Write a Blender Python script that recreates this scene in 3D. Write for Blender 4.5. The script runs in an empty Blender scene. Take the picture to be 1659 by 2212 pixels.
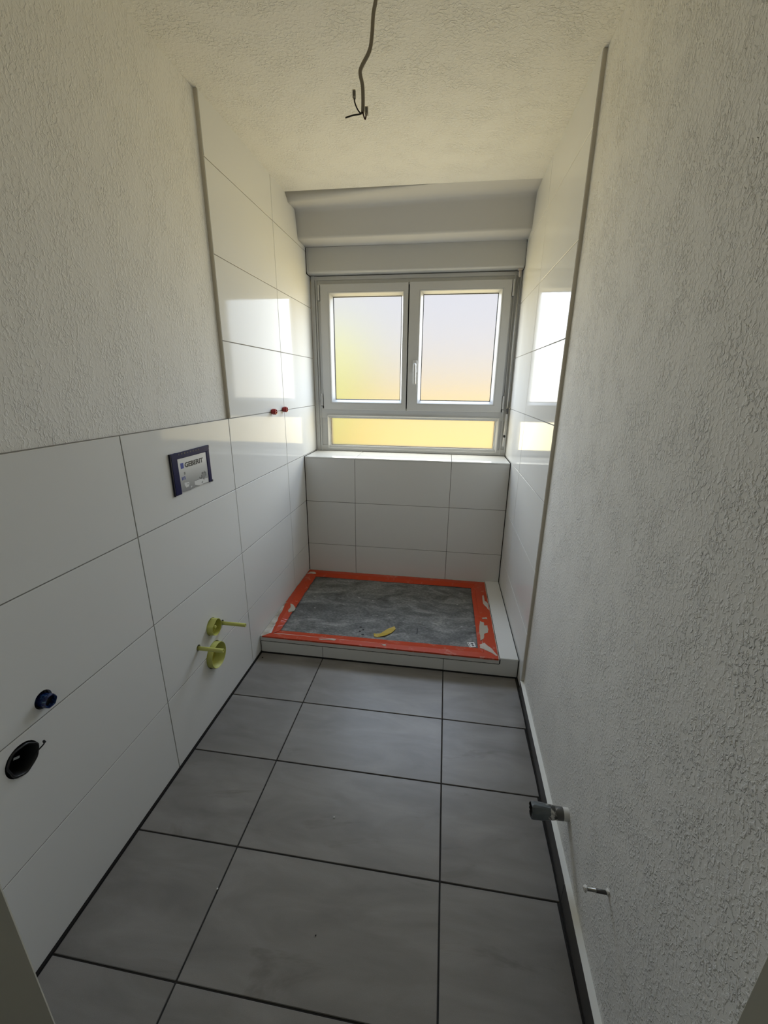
import bpy, bmesh, math, random
from mathutils import Matrix, Vector
from mathutils.geometry import tessellate_polygon

random.seed(7)
SC = bpy.context.scene
COL = SC.collection

# ------------------------------------------------------------------ camera
cam_data = bpy.data.cameras.new('camera')
cam = bpy.data.objects.new('camera', cam_data)
COL.objects.link(cam)
R_ = (0.989273, 0.145825, 0.008636)
U_ = (-0.051577, 0.293368, 0.954607)
F_ = (-0.136673, 0.944812, -0.297742)
cam.matrix_world = Matrix(((R_[0], U_[0], -F_[0], 0.8851),
                           (R_[1], U_[1], -F_[1], -2.5110),
                           (R_[2], U_[2], -F_[2], 1.3327),
                           (0, 0, 0, 1)))
cam_data.sensor_fit = 'HORIZONTAL'
cam_data.sensor_width = 36.0
cam_data.lens = 884.436 / 1659 * 36.0
cam_data.clip_start = 0.01
SC.camera = cam

# ------------------------------------------------------------------ sky, sun, added daylight lamps, exposure
SC.view_settings.view_transform = 'Standard'
SC.view_settings.look = 'None'
SC.view_settings.gamma = 1.0
SC.view_settings.exposure = 0.0
SC.view_settings.use_curve_mapping = False
SC.cycles.max_bounces = 16
SC.cycles.diffuse_bounces = 10
SC.cycles.glossy_bounces = 6
SC.cycles.transmission_bounces = 8

world = bpy.data.worlds.new('overcast_sky')
SC.world = world
world.use_nodes = True
bg = world.node_tree.nodes['Background']
bg.inputs['Color'].default_value = (0.87, 0.895, 1.0, 1)
bg.inputs['Strength'].default_value = 0.95

sun_data = bpy.data.lights.new('sun', 'SUN')
sun_data.energy = 2.6
sun_data.angle = math.radians(2)
sun_data.color = (1.0, 0.97, 0.92)
sun = bpy.data.objects.new('sun', sun_data)
COL.objects.link(sun)
# high sun behind the building: it lights the facade across the yard, never the room itself
sun.rotation_euler = Vector((-0.25, 0.62, -0.75)).to_track_quat('-Z', 'Y').to_euler()


def added_window_light(name, x0, x1, z0, z1, y, radiance, cool, warm, split=0.01):
    """added area lamp just inside one pane, topping up its daylight: cooler towards the floor (sky), warmer towards the ceiling (sunlit yard)"""
    l = bpy.data.lights.new(name, 'AREA')
    l.shape = 'RECTANGLE'
    l.size = x1 - x0
    l.size_y = z1 - z0
    l.energy = radiance * math.pi * (x1 - x0) * (z1 - z0)
    o = bpy.data.objects.new(name, l)
    COL.objects.link(o)
    o.location = ((x0 + x1) / 2, y, (z0 + z1) / 2)
    o.rotation_euler = (math.radians(-90), 0, 0)
    l.use_nodes = True
    nt = l.node_tree
    em = nt.nodes['Emission']
    geo = nt.nodes.new('ShaderNodeNewGeometry')
    sep = nt.nodes.new('ShaderNodeSeparateXYZ')
    mr = nt.nodes.new('ShaderNodeMapRange')
    mr.inputs['From Min'].default_value = -1.0
    mr.inputs['From Max'].default_value = 1.0
    rp = nt.nodes.new('ShaderNodeValToRGB')
    els = rp.color_ramp.elements
    half = [0.5 * (a + b_) for a, b_ in zip(cool, warm)]
    stops = [(-1.0, cool), (split - 0.22, cool), (split, half), (split + 0.22, warm), (0.55, [c_ * 0.85 for c_ in warm]), (0.92, [c_ * 0.35 for c_ in warm])]
    while len(els) < len(stops):
        els.new(0.5)
    for e, (z, c_) in zip(els, stops):
        e.position = (z + 1) / 2
        e.color = (*c_, 1)
    nt.links.new(geo.outputs['Incoming'], sep.inputs[0])
    nt.links.new(sep.outputs['Z'], mr.inputs['Value'])
    nt.links.new(mr.outputs['Result'], rp.inputs['Fac'])
    nt.links.new(rp.outputs['Color'], em.inputs['Color'])
    return o


LIGHT = 4.75  # lamps added just inside the panes, on top of the light through the glass
added_window_light('added_daylight_left_pane', 0.147, 0.582, 1.236, 1.858, 0.288, LIGHT, (1.15, 1.40, 1.74), (1.08, 0.88, 0.42))
added_window_light('added_daylight_right_pane', 0.715, 1.161, 1.236, 1.858, 0.288, LIGHT, (1.18, 1.40, 1.74), (1.08, 0.90, 0.46))
added_window_light('added_daylight_lower_pane', 0.106, 1.206, 0.928, 1.110, 0.288, LIGHT * 0.9, (1.12, 1.12, 1.0), (1.05, 0.84, 0.36))

# ------------------------------------------------------------------ dimensions (metres)
W = 1.2872          # face of the right tiles (left tile face is x = 0)
ZC = 2.2807         # ceiling
ROWS = [0.2916, 0.5916, 0.8916, 1.1916, 1.4916, 1.7916, 2.0916]
V1, V2, V3 = -1.4906, -0.8975, -0.2835
YE = -0.880         # front edge of the full-height tiling
YK = -0.807         # front of the shower step
ZK = 0.0966         # top of the shower tray
YW = 0.2664         # front of the window frame
ZS = 0.8864         # window sill
X1, X2 = 0.3315, 0.9365
PL = -0.014         # left plaster face


def skirt_x(y):
    return 1.2845 + 0.0283 * (y + 0.87)


def plaster_x(y):
    return skirt_x(y) + 0.0160


# ------------------------------------------------------------------ materials
def new_mat(name):
    m = bpy.data.materials.new(name)
    m.use_nodes = True
    nt = m.node_tree
    return m, nt, nt.nodes['Principled BSDF']


def plain(name, col, rough=0.5, spec=0.5, metal=0.0):
    m, nt, b = new_mat(name)
    b.inputs['Base Color'].default_value = (*col, 1)
    b.inputs['Roughness'].default_value = rough
    b.inputs['Specular IOR Level'].default_value = spec
    b.inputs['Metallic'].default_value = metal
    return m


def coords(nt, scale=(1, 1, 1), kind='Object'):
    tc = nt.nodes.new('ShaderNodeTexCoord')
    mp = nt.nodes.new('ShaderNodeMapping')
    mp.inputs['Scale'].default_value = scale
    nt.links.new(tc.outputs[kind], mp.inputs['Vector'])
    return mp.outputs['Vector']


def noise(nt, vec, scale, detail=3.0, rough=0.5, dist=0.0):
    n = nt.nodes.new('ShaderNodeTexNoise')
    n.inputs['Scale'].default_value = scale
    n.inputs['Detail'].default_value = detail
    n.inputs['Roughness'].default_value = rough
    n.inputs['Distortion'].default_value = dist
    nt.links.new(vec, n.inputs['Vector'])
    return n.outputs['Fac']


def ramp(nt, fac, stops):
    r = nt.nodes.new('ShaderNodeValToRGB')
    els = r.color_ramp.elements
    while len(els) < len(stops):
        els.new(0.5)
    for e, (p, c) in zip(els, stops):
        e.position = p
        e.color = (*c, 1) if len(c) == 3 else c
    nt.links.new(fac, r.inputs['Fac'])
    return r.outputs['Color']


def math_node(nt, op, a, b):
    n = nt.nodes.new('ShaderNodeMath')
    n.operation = op
    for i, v in enumerate((a, b)):
        if isinstance(v, (int, float)):
            n.inputs[i].default_value = v
        else:
            nt.links.new(v, n.inputs[i])
    return n.outputs[0]


def bump(nt, bsdf, height, strength, dist):
    bm_ = nt.nodes.new('ShaderNodeBump')
    bm_.inputs['Strength'].default_value = strength
    bm_.inputs['Distance'].default_value = dist
    nt.links.new(height, bm_.inputs['Height'])
    nt.links.new(bm_.outputs['Normal'], bsdf.inputs['Normal'])


def plaster(name, stretch, col=(0.80, 0.795, 0.77), dist=0.0022, scale=95):
    m, nt, b = new_mat(name)
    b.inputs['Base Color'].default_value = (*col, 1)
    b.inputs['Roughness'].default_value = 0.9
    b.inputs['Specular IOR Level'].default_value = 0.2
    v = coords(nt, stretch)
    n1 = noise(nt, v, scale, 3, 0.55, 0.6)
    n2 = noise(nt, v, scale * 0.32, 2, 0.5, 0.2)
    r1 = ramp(nt, n1, [(0.47, (0, 0, 0)), (0.64, (1, 1, 1))])
    patch = ramp(nt, noise(nt, v, scale * 0.10, 2, 0.5), [(0.38, (0.35, 0.35, 0.35)), (0.62, (1, 1, 1))])
    h = math_node(nt, 'ADD', math_node(nt, 'MULTIPLY', r1, patch), math_node(nt, 'MULTIPLY', n2, 0.35))
    bump(nt, b, h, 1.0, dist)
    return m


M = {}
M['plaster_left'] = plaster('rough_plaster_left', (1, 1.3, 0.75), dist=0.0013, scale=120)
M['plaster_right'] = plaster('rough_plaster_right', (1, 1.15, 0.9), dist=0.0021, scale=135)
M['plaster_ceiling'] = plaster('rough_plaster_ceiling', (0.9, 1.1, 1), dist=0.0016, scale=110)
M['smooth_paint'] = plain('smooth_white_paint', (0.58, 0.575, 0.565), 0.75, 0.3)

m, nt, b = new_mat('white_wall_glaze')
b.inputs['Base Color'].default_value = (0.74, 0.745, 0.735, 1)
b.inputs['Roughness'].default_value = 0.07
b.inputs['IOR'].default_value = 1.5
b.inputs['Specular IOR Level'].default_value = 0.075
v = coords(nt, (1, 1, 1))
bump(nt, b, noise(nt, v, 7, 1, 0.4), 0.25, 0.0012)
M['glaze'] = m

m, nt, b = new_mat('grey_floor_tile')
v = coords(nt, (1.0, 3.2, 1.0))
oi = nt.nodes.new('ShaderNodeObjectInfo')
add = nt.nodes.new('ShaderNodeVectorMath')
add.operation = 'ADD'
scl = nt.nodes.new('ShaderNodeVectorMath')
scl.operation = 'SCALE'
scl.inputs[0].default_value = (7.3, 3.1, 1.7)
nt.links.new(oi.outputs['Random'], scl.inputs['Scale'])
nt.links.new(v, add.inputs[0])
nt.links.new(scl.outputs[0], add.inputs[1])
f1 = noise(nt, add.outputs[0], 3.4, 4, 0.55, 0.5)
f2 = noise(nt, v, 320, 2, 0.6)
fm = math_node(nt, 'ADD', math_node(nt, 'MULTIPLY', f1, 0.8), math_node(nt, 'MULTIPLY', f2, 0.2))
c = ramp(nt, fm, [(0.33, (0.190, 0.180, 0.174)), (0.50, (0.236, 0.225, 0.217)), (0.68, (0.300, 0.287, 0.278))])
sm = ramp(nt, noise(nt, add.outputs[0], 2.1, 5, 0.65, 1.0), [(0.62, (0, 0, 0)), (0.72, (1, 1, 1))])
smx = nt.nodes.new('ShaderNodeMix')
smx.data_type = 'RGBA'
smx.inputs['B'].default_value = (0.135, 0.122, 0.112, 1)
nt.links.new(math_node(nt, 'MULTIPLY', sm, 0.55), smx.inputs['Factor'])
nt.links.new(c, smx.inputs['A'])
nt.links.new(smx.outputs['Result'], b.inputs['Base Color'])
b.inputs['Roughness'].default_value = 0.33
b.inputs['Specular IOR Level'].default_value = 0.5
bump(nt, b, f2, 0.3, 0.0004)
M['floor_tile'] = m

m, nt, b = new_mat('grey_skirting_tile')
v = coords(nt, (1, 4, 1))
c = ramp(nt, noise(nt, v, 4, 3), [(0.3, (0.048, 0.045, 0.043)), (0.7, (0.072, 0.068, 0.065))])
nt.links.new(c, b.inputs['Base Color'])
b.inputs['Roughness'].default_value = 0.5
M['skirting'] = m

M['floor_grout'] = plain('dark_floor_grout', (0.025, 0.024, 0.023), 0.9)
M['wall_grout'] = plain('grey_wall_grout', (0.24, 0.235, 0.22), 0.9)
M['mortar'] = plain('grey_beige_mortar', (0.58, 0.54, 0.46), 0.95)
M['dark_joint'] = plain('open_dark_joint', (0.012, 0.011, 0.010), 0.9)
M['caulk'] = plain('white_caulk', (0.86, 0.87, 0.85), 0.5)
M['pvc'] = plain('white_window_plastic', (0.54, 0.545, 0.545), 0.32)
M['gasket'] = plain('black_rubber', (0.012, 0.012, 0.012), 0.6)
M['metal'] = plain('grey_metal', (0.42, 0.42, 0.41), 0.35, 0.5, 0.8)
M['dark_metal'] = plain('dark_steel', (0.10, 0.10, 0.10), 0.45, 0.5, 0.6)
M['frame_paint'] = plain('grey_beige_frame_lacquer', (0.42, 0.41, 0.34), 0.45)
M['white_trim'] = plain('white_tile_edge_profile', (0.82, 0.83, 0.82), 0.3)
M['red'] = plain('red_plastic', (0.33, 0.006, 0.010), 0.3)
M['green'] = plain('yellow_green_plastic', (0.58, 0.60, 0.17), 0.45)
M['green_shaded'] = plain('yellow_green_plastic_shaded', (0.42, 0.38, 0.055), 0.6)  # darker amber copy of the cap plastic: inner shade put into the colour
M['black'] = plain('black_plastic', (0.008, 0.008, 0.009), 0.5)
M['cable'] = plain('grey_cable_sheath', (0.27, 0.235, 0.18), 0.55)
M['wire'] = plain('dark_wire_insulation', (0.012, 0.010, 0.010), 0.5)
M['wire_brown'] = plain('brown_wire_insulation', (0.060, 0.018, 0.010), 0.5)
M['navy'] = plain('navy_plastic_film', (0.006, 0.007, 0.060), 0.45, 0.12)
M['navy_dark'] = plain('dark_navy_edge', (0.004, 0.004, 0.018), 0.4)
M['ink'] = plain('black_print', (0.008, 0.008, 0.009), 0.5)
M['ink_blue'] = plain('blue_print', (0.012, 0.035, 0.30), 0.5)
M['print_white'] = plain('white_print', (0.66, 0.67, 0.67), 0.5)
M['print_grey'] = plain('grey_print', (0.22, 0.23, 0.23), 0.5)
M['print_line'] = plain('dark_grey_print', (0.08, 0.085, 0.09), 0.5)
M['sticker'] = plain('white_sticker', (0.78, 0.79, 0.80), 0.4)
M['yellow_scrap'] = plain('yellow_tape_scrap', (0.50, 0.36, 0.035), 0.5)
M['smear_white'] = plain('whitish_mortar', (0.58, 0.52, 0.47), 0.9)
M['smear_beige'] = plain('beige_mortar', (0.46, 0.43, 0.36), 0.95)
M['facade'] = plain('yellow_render', (0.95, 0.78, 0.36), 0.9, 0.2)
M['yard'] = plain('yellow_paving', (0.80, 0.66, 0.36), 0.9, 0.2)
M['hall'] = plain('hall_paint', (0.55, 0.54, 0.50), 0.9, 0.2)

m, nt, b = new_mat('card_print')
v = coords(nt, (1, 1, 1))
sep = nt.nodes.new('ShaderNodeSeparateXYZ')
nt.links.new(v, sep.inputs[0])
mr = nt.nodes.new('ShaderNodeMapRange')
mr.inputs['From Min'].default_value = 0.968
mr.inputs['From Max'].default_value = 1.060
nt.links.new(sep.outputs['Z'], mr.inputs['Value'])
c = ramp(nt, mr.outputs['Result'], [(0.0, (0.24, 0.245, 0.25)), (0.45, (0.40, 0.41, 0.41)), (1.0, (0.70, 0.71, 0.71))])
nt.links.new(c, b.inputs['Base Color'])
b.inputs['Roughness'].default_value = 0.4
M['card'] = m

m, nt, b = new_mat('orange_tape')
v = coords(nt, (1, 1, 1))
s1 = noise(nt, v, 14, 5, 0.65, 0.8)
s2 = noise(nt, v, 60, 4, 0.6)
dirt = ramp(nt, math_node(nt, 'ADD', math_node(nt, 'MULTIPLY', s1, 0.75), math_node(nt, 'MULTIPLY', s2, 0.25)),
            [(0.56, (0, 0, 0)), (0.74, (1, 1, 1))])
mx = nt.nodes.new('ShaderNodeMix')
mx.data_type = 'RGBA'
mx.inputs['A'].default_value = (0.52, 0.050, 0.008, 1)
mx.inputs['B'].default_value = (0.62, 0.40, 0.32, 1)
nt.links.new(math_node(nt, 'MULTIPLY', dirt, 0.75), mx.inputs['Factor'])
nt.links.new(mx.outputs['Result'], b.inputs['Base Color'])
b.inputs['Roughness'].default_value = 0.32
bump(nt, b, s1, 0.4, 0.002)
M['tape'] = m

m, nt, b = new_mat('grey_dusty_mat')
v = coords(nt, (0.55, 1.0, 1))
a1 = noise(nt, v, 9, 6, 0.65, 1.2)
a2 = noise(nt, v, 130, 5, 0.7)
a3 = noise(nt, v, 45, 2, 0.5)
base = ramp(nt, math_node(nt, 'ADD', math_node(nt, 'MULTIPLY', a1, 0.6), math_node(nt, 'MULTIPLY', a2, 0.4)),
            [(0.36, (0.040, 0.041, 0.038)), (0.48, (0.115, 0.119, 0.117)), (0.57, (0.22, 0.225, 0.22)), (0.68, (0.42, 0.42, 0.39))])
spk = ramp(nt, a3, [(0.70, (0, 0, 0)), (0.78, (1, 1, 1))])
mx = nt.nodes.new('ShaderNodeMix')
mx.data_type = 'RGBA'
mx.inputs['B'].default_value = (0.48, 0.48, 0.46, 1)
nt.links.new(spk, mx.inputs['Factor'])
nt.links.new(base, mx.inputs['A'])
nt.links.new(mx.outputs['Result'], b.inputs['Base Color'])
b.inputs['Roughness'].default_value = 0.5
bump(nt, b, a1, 0.5, 0.004)
M['mat'] = m

m, nt, b = new_mat('dusty_tray_enamel')
v = coords(nt, (1, 1, 1))
c = ramp(nt, noise(nt, v, 18, 5, 0.65, 0.6), [(0.35, (0.34, 0.30, 0.24)), (0.5, (0.52, 0.49, 0.43)), (0.65, (0.66, 0.64, 0.59))])
nt.links.new(c, b.inputs['Base Color'])
b.inputs['Roughness'].default_value = 0.5
M['tray_dirty'] = m
M['tray'] = plain('light_grey_tray_enamel', (0.70, 0.695, 0.67), 0.35)

m, nt, b = new_mat('blue_tape_wrap')
v = coords(nt, (1, 1, 1))
c = ramp(nt, noise(nt, v, 60, 3, 0.6, 1.5), [(0.50, (0.004, 0.012, 0.075)), (0.60, (0.01, 0.04, 0.14)), (0.72, (0.16, 0.28, 0.34))])
nt.links.new(c, b.inputs['Base Color'])
b.inputs['Roughness'].default_value = 0.25
M['blue'] = m

m, nt, b = new_mat('mortar_spattered_pipe')
v = coords(nt, (1, 1, 1))
c = ramp(nt, noise(nt, v, 34, 4, 0.6, 0.8), [(0.42, (0.055, 0.055, 0.052)), (0.50, (0.18, 0.18, 0.175)), (0.58, (0.62, 0.62, 0.60))])
nt.links.new(c, b.inputs['Base Color'])
b.inputs['Roughness'].default_value = 0.7
M['spattered'] = m
M['mortar_white'] = plain('white_mortar_collar', (0.68, 0.68, 0.66), 0.9)
M['grey_tape'] = plain('dark_grey_tape', (0.10, 0.10, 0.095), 0.35)
M['grey_sleeve'] = plain('grey_blue_sleeve', (0.115, 0.135, 0.145), 0.35)

m, nt, b = new_mat('clear_plastic')
b.inputs['Base Color'].default_value = (0.55, 0.5, 0.42, 1)
b.inputs['Transmission Weight'].default_value = 0.7
b.inputs['Roughness'].default_value = 0.15
M['clear'] = m

m, nt, b = new_mat('frosted_glass')
b.inputs['Base Color'].default_value = (1.0, 1.0, 1.0, 1)
b.inputs['Transmission Weight'].default_value = 1.0
b.inputs['Roughness'].default_value = 0.43
b.inputs['IOR'].default_value = 1.45
M['frosted'] = m

m, nt, b = new_mat('leaves')
v = coords(nt, (1, 1, 1))
c = ramp(nt, noise(nt, v, 3, 4), [(0.35, (0.55, 0.62, 0.16)), (0.65, (0.85, 0.88, 0.38))])
nt.links.new(c, b.inputs['Base Color'])
b.inputs['Roughness'].default_value = 0.7
M['leaves'] = m


# ------------------------------------------------------------------ mesh helpers
def link(name, bm, mat, parent=None, smooth=False):
    me = bpy.data.meshes.new(name)
    bm.normal_update()
    bm.to_mesh(me)
    bm.free()
    mats = mat if isinstance(mat, (list, tuple)) else [mat]
    for mm in mats:
        me.materials.append(mm)
    if smooth:
        for p in me.polygons:
            p.use_smooth = True
    o = bpy.data.objects.new(name, me)
    COL.objects.link(o)
    if parent is not None:
        o.parent = parent
    return o


def tag(o, label=None, cat=None, group=None, kind=None):
    if label:
        o['label'] = label
    if cat:
        o['category'] = cat
    if group:
        o['group'] = group
    if kind:
        o['kind'] = kind
    return o


def empty(name, loc=(0, 0, 0)):
    o = bpy.data.objects.new(name, None)
    COL.objects.link(o)
    o.location = loc
    o.empty_display_size = 0.05
    return o


def keep_world(child, parent):
    """parent with the child's world coordinates kept"""
    child.parent = parent
    child.matrix_parent_inverse = Matrix.Translation(parent.location).inverted()
    return child


def add_box(bm, x0, x1, y0, y1, z0, z1, bev=0.0, mi=0, seg=1):
    vs = [bm.verts.new((x, y, z)) for x in (x0, x1) for y in (y0, y1) for z in (z0, z1)]
    fs = [(0, 1, 3, 2), (4, 6, 7, 5), (0, 4, 5, 1), (2, 3, 7, 6), (0, 2, 6, 4), (1, 5, 7, 3)]
    faces = [bm.faces.new([vs[i] for i in f]) for f in fs]
    for f in faces:
        f.material_index = mi
    if bev > 0:
        es = list({e for f in faces for e in f.edges})
        bmesh.ops.bevel(bm, geom=es, offset=bev, segments=seg, profile=0.5, affect='EDGES', clamp_overlap=True)
    return bm


def box(name, x0, x1, y0, y1, z0, z1, mat, parent=None, bev=0.0, seg=1):
    bm = bmesh.new()
    add_box(bm, min(x0, x1), max(x0, x1), min(y0, y1), max(y0, y1), min(z0, z1), max(z0, z1), bev, 0, seg)
    return link(name, bm, mat, parent)


def add_tube(bm, pts, radius, n=12, cap=True, mi=0):
    """round tube through points; radius is a number or one per point"""
    pts = [Vector(p) for p in pts]
    rad = radius if isinstance(radius, (list, tuple)) else [radius] * len(pts)
    rings = []
    ref = None
    for i, p in enumerate(pts):
        if i == 0:
            t = pts[1] - pts[0]
        elif i == len(pts) - 1:
            t = pts[-1] - pts[-2]
        else:
            t = (pts[i + 1] - p).normalized() + (p - pts[i - 1]).normalized()
        t.normalize()
        if ref is None:
            ref = Vector((0, 0, 1)) if abs(t.z) < 0.9 else Vector((0, 1, 0))
        a = t.cross(ref).normalized()
        bq = t.cross(a).normalized()
        ref = -bq if False else a.cross(t)
        rings.append([bm.verts.new(p + rad[i] * (math.cos(2 * math.pi * k / n) * a + math.sin(2 * math.pi * k / n) * bq)) for k in range(n)])
    for r0, r1 in zip(rings, rings[1:]):
        for k in range(n):
            f = bm.faces.new((r0[k], r0[(k + 1) % n], r1[(k + 1) % n], r1[k]))
            f.material_index = mi
            f.smooth = True
    if cap:
        for r in (rings[0], rings[-1]):
            f = bm.faces.new(r)
            f.material_index = mi
    return bm


def tube(name, pts, radius, mat, parent=None, n=12, cap=True):
    bm = bmesh.new()
    add_tube(bm, pts, radius, n, cap)
    bmesh.ops.recalc_face_normals(bm, faces=bm.faces)
    return link(name, bm, mat, parent)


def smooth_path(pts, sub=5):
    """Catmull-Rom through points"""
    P = [Vector(p) for p in pts]
    P = [P[0] * 2 - P[1]] + P + [P[-1] * 2 - P[-2]]
    out = []
    for i in range(1, len(P) - 2):
        p0, p1, p2, p3 = P[i - 1:i + 3]
        for k in range(sub):
            t = k / sub
            out.append(0.5 * ((2 * p1) + (-p0 + p2) * t + (2 * p0 - 5 * p1 + 4 * p2 - p3) * t * t + (-p0 + 3 * p1 - 3 * p2 + p3) * t ** 3))
    out.append(P[-2])
    return out


def lathe_x(bm, prof, cy, cz, n=28, shape=None):
    """revolve (x, r) profile about the axis y = cy, z = cz; shape(angle, r) may cut the circle"""
    rings = []
    for x, r in prof:
        ring = []
        for k in range(n):
            a = 2 * math.pi * k / n
            rr = shape(a, r) if shape else r
            ring.append(bm.verts.new((x, cy + rr * math.cos(a), cz + rr * math.sin(a))))
        rings.append(ring)
    for r0, r1 in zip(rings, rings[1:]):
        for k in range(n):
            bm.faces.new((r0[k], r0[(k + 1) % n], r1[(k + 1) % n], r1[k]))
    return rings


def prism(bm, poly, axis, lo, hi, mi=0):
    """extrude a 2D polygon along an axis; poly coordinates follow the two remaining axes in xyz order"""
    def P(u, v, w):
        return {'x': (w, u, v), 'y': (u, w, v), 'z': (u, v, w)}[axis]
    a = [bm.verts.new(P(u, v, lo)) for u, v in poly]
    c = [bm.verts.new(P(u, v, hi)) for u, v in poly]
    n = len(poly)
    fs = [bm.faces.new(a), bm.faces.new(c)]
    for i in range(n):
        fs.append(bm.faces.new((a[i], a[(i + 1) % n], c[(i + 1) % n], c[i])))
    for f in fs:
        f.material_index = mi
    bmesh.ops.recalc_face_normals(bm, faces=bm.faces)
    return bm


def frame_ring(bm, outer, inner, prof, mi=0):
    """mitred rectangular frame in the xz plane; outer/inner = (x0, x1, z0, z1); prof = [(t, y)] with t from 0 outer to 1 inner"""
    rings = []
    for t, y in prof:
        x0, x1, z0, z1 = [o + (i - o) * t for o, i in zip(outer, inner)]
        rings.append([bm.verts.new(p) for p in ((x0, y, z0), (x1, y, z0), (x1, y, z1), (x0, y, z1))])
    n = len(rings)
    for i in range(n):
        r0, r1 = rings[i], rings[(i + 1) % n]
        for k in range(4):
            f = bm.faces.new((r0[k], r0[(k + 1) % 4], r1[(k + 1) % 4], r1[k]))
            f.material_index = mi
    bmesh.ops.recalc_face_normals(bm, faces=bm.faces)
    return bm


# tiles: one shared mesh per size, set by location and rotation
TILE_MESH = {}
TILE_T = 0.009


def tile_mesh(name, w, h, mat, bev=0.0008, t=TILE_T):
    key = (name, round(w, 4), round(h, 4), mat.name, t)
    if key not in TILE_MESH:
        bm = bmesh.new()
        add_box(bm, -w / 2, w / 2, -h / 2, h / 2, -t, 0, bev)
        me = bpy.data.meshes.new(name)
        bm.normal_update()
        bm.to_mesh(me)
        bm.free()
        me.materials.append(mat)
        TILE_MESH[key] = me
    return TILE_MESH[key]


BASIS = {'left': ((0, 1, 0), (0, 0, 1), (1, 0, 0)), 'right': ((0, -1, 0), (0, 0, 1), (-1, 0, 0)),
         'back': ((1, 0, 0), (0, 0, 1), (0, -1, 0)), 'up': ((1, 0, 0), (0, 1, 0), (0, 0, 1))}


def tile(name, parent, side, u0, u1, v0, v1, depth, mat, gap=0.0031, tilt=0.0009, bev=0.0008):
    """tile between joint lines u0..u1, v0..v1 on a wall side (world axes), its face at depth"""
    uax, vax, nax = [Vector(a) for a in BASIS[side]]
    w, h = (u1 - u0) - gap, (v1 - v0) - gap
    me = tile_mesh(name, w, h, mat, bev)
    o = bpy.data.objects.new(name, me)
    COL.objects.link(o)
    cu, cv = (u0 + u1) / 2, (v0 + v1) / 2
    if side in ('left', 'right'):
        c = Vector((depth, cu, cv))
    elif side == 'back':
        c = Vector((cu, depth, cv))
    else:
        c = Vector((cu, cv, depth))
    rot = Matrix((uax, vax, nax)).transposed().to_4x4()
    rx = random.uniform(-tilt, tilt)
    ry = random.uniform(-tilt, tilt)
    o.matrix_world = Matrix.Translation(c) @ rot @ Matrix.Rotation(rx, 4, 'X') @ Matrix.Rotation(ry, 4, 'Y')
    o.parent = parent
    return o


def cut_hole(objs, y, z, r, x0=-0.11, x1=0.05, n=32):
    """drill a round hole along x through the given objects"""
    bm = bmesh.new()
    rings = lathe_x(bm, [(x0, r), (x1, r)], y, z, n)
    bm.faces.new(rings[0])
    bm.faces.new(rings[1])
    bmesh.ops.recalc_face_normals(bm, faces=bm.faces)
    cutter = link('drill', bm, M['black'])
    bpy.context.view_layer.update()
    for o in objs:
        if o.data.users > 1:
            o.data = o.data.copy()
        md = o.modifiers.new('drill', 'BOOLEAN')
        md.operation = 'DIFFERENCE'
        md.object = cutter
        md.solver = 'EXACT'
        dg = bpy.context.evaluated_depsgraph_get()
        me = bpy.data.meshes.new_from_object(o.evaluated_get(dg))
        o.modifiers.clear()
        o.data = me
    bpy.data.objects.remove(cutter)


# ------------------------------------------------------------------ room shell
YB = -2.25                     # room side of the doorway wall
# floor
floor = box('floor', -0.12, 1.42, -4.4, 0.45, -0.12, -0.0025, M['floor_grout'])
tag(floor, 'grey tiled bathroom floor with dark joints', kind='structure')
fy = [-2.60, -2.3000, -2.0018, -1.7059, -1.4063, -1.1130, YK - 0.001]
fx = [0.0045, X1, X2, None]
for j in range(len(fy) - 1):
    for i in range(3):
        u0 = fx[i]
        u1 = fx[i + 1] if i < 2 else skirt_x((fy[j] + fy[j + 1]) / 2) - 0.0035
        tile('floor_tile', floor, 'up', u0, u1, fy[j], fy[j + 1], 0.0, M['floor_tile'], gap=0.0042, tilt=0.0004, bev=0.0012)

# left wall
wall_l = box('wall_left', -0.14, PL, -2.60, 0.45, -0.02, 2.40, M['plaster_left'])
tag(wall_l, 'left wall, rough white plaster above a half-height band of white tiles', kind='structure')
bed = bmesh.new()
add_box(bed, PL - 0.002, -0.0022, -2.40, YE - 0.0004, 0.0, ROWS[3] - 0.0005)
add_box(bed, PL - 0.002, -0.0022, YE - 0.0004, YW + 0.01, 0.0, ZC)
bed_l = link('tile_bed', bed, M['wall_grout'], wall_l)
tiles_l = []
cols_low = [-2.40, -2.0906, V1, V2, V3, YW + 0.02]
zrow = [0.0045] + ROWS[:4]
for j in range(4):
    for i in range(5):
        tiles_l.append(tile('wall_tile', wall_l, 'left', cols_low[i], cols_low[i + 1], zrow[j], zrow[j + 1], 0.0, M['glaze']))
zup = ROWS[3:] + [ZC + 0.004]
for j in range(4):
    for i, (a, c) in enumerate(((YE - 0.0014, V3), (V3, YW + 0.02))):
        tiles_l.append(tile('wall_tile', wall_l, 'left', a, c, zup[j], zup[j + 1], 0.0, M['glaze']))
box('edge_seam', PL - 0.002, -0.0012, YE - 0.004, YE - 0.0002, ROWS[3], ZC, M['mortar'], wall_l, 0.001)
box('floor_joint', -0.004, 0.0045, -2.40, YK, -0.004, 0.0042, M['dark_joint'], wall_l)
box('corner_joint', -0.004, 0.0035, 0.0005, 0.004, ZK, ZS - 0.004, M['dark_joint'], wall_l)


def hit_tiles(tiles, y, z, r):
    out = []
    for t in tiles:
        co = [t.matrix_world @ Vector(c_) for c_ in t.bound_box]
        ys = [c_.y for c_ in co]
        zs = [c_.z for c_ in co]
        if min(ys) < y + r and max(ys) > y - r and min(zs) < z + r and max(zs) > z - r:
            out.append(t)
    return out


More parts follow.
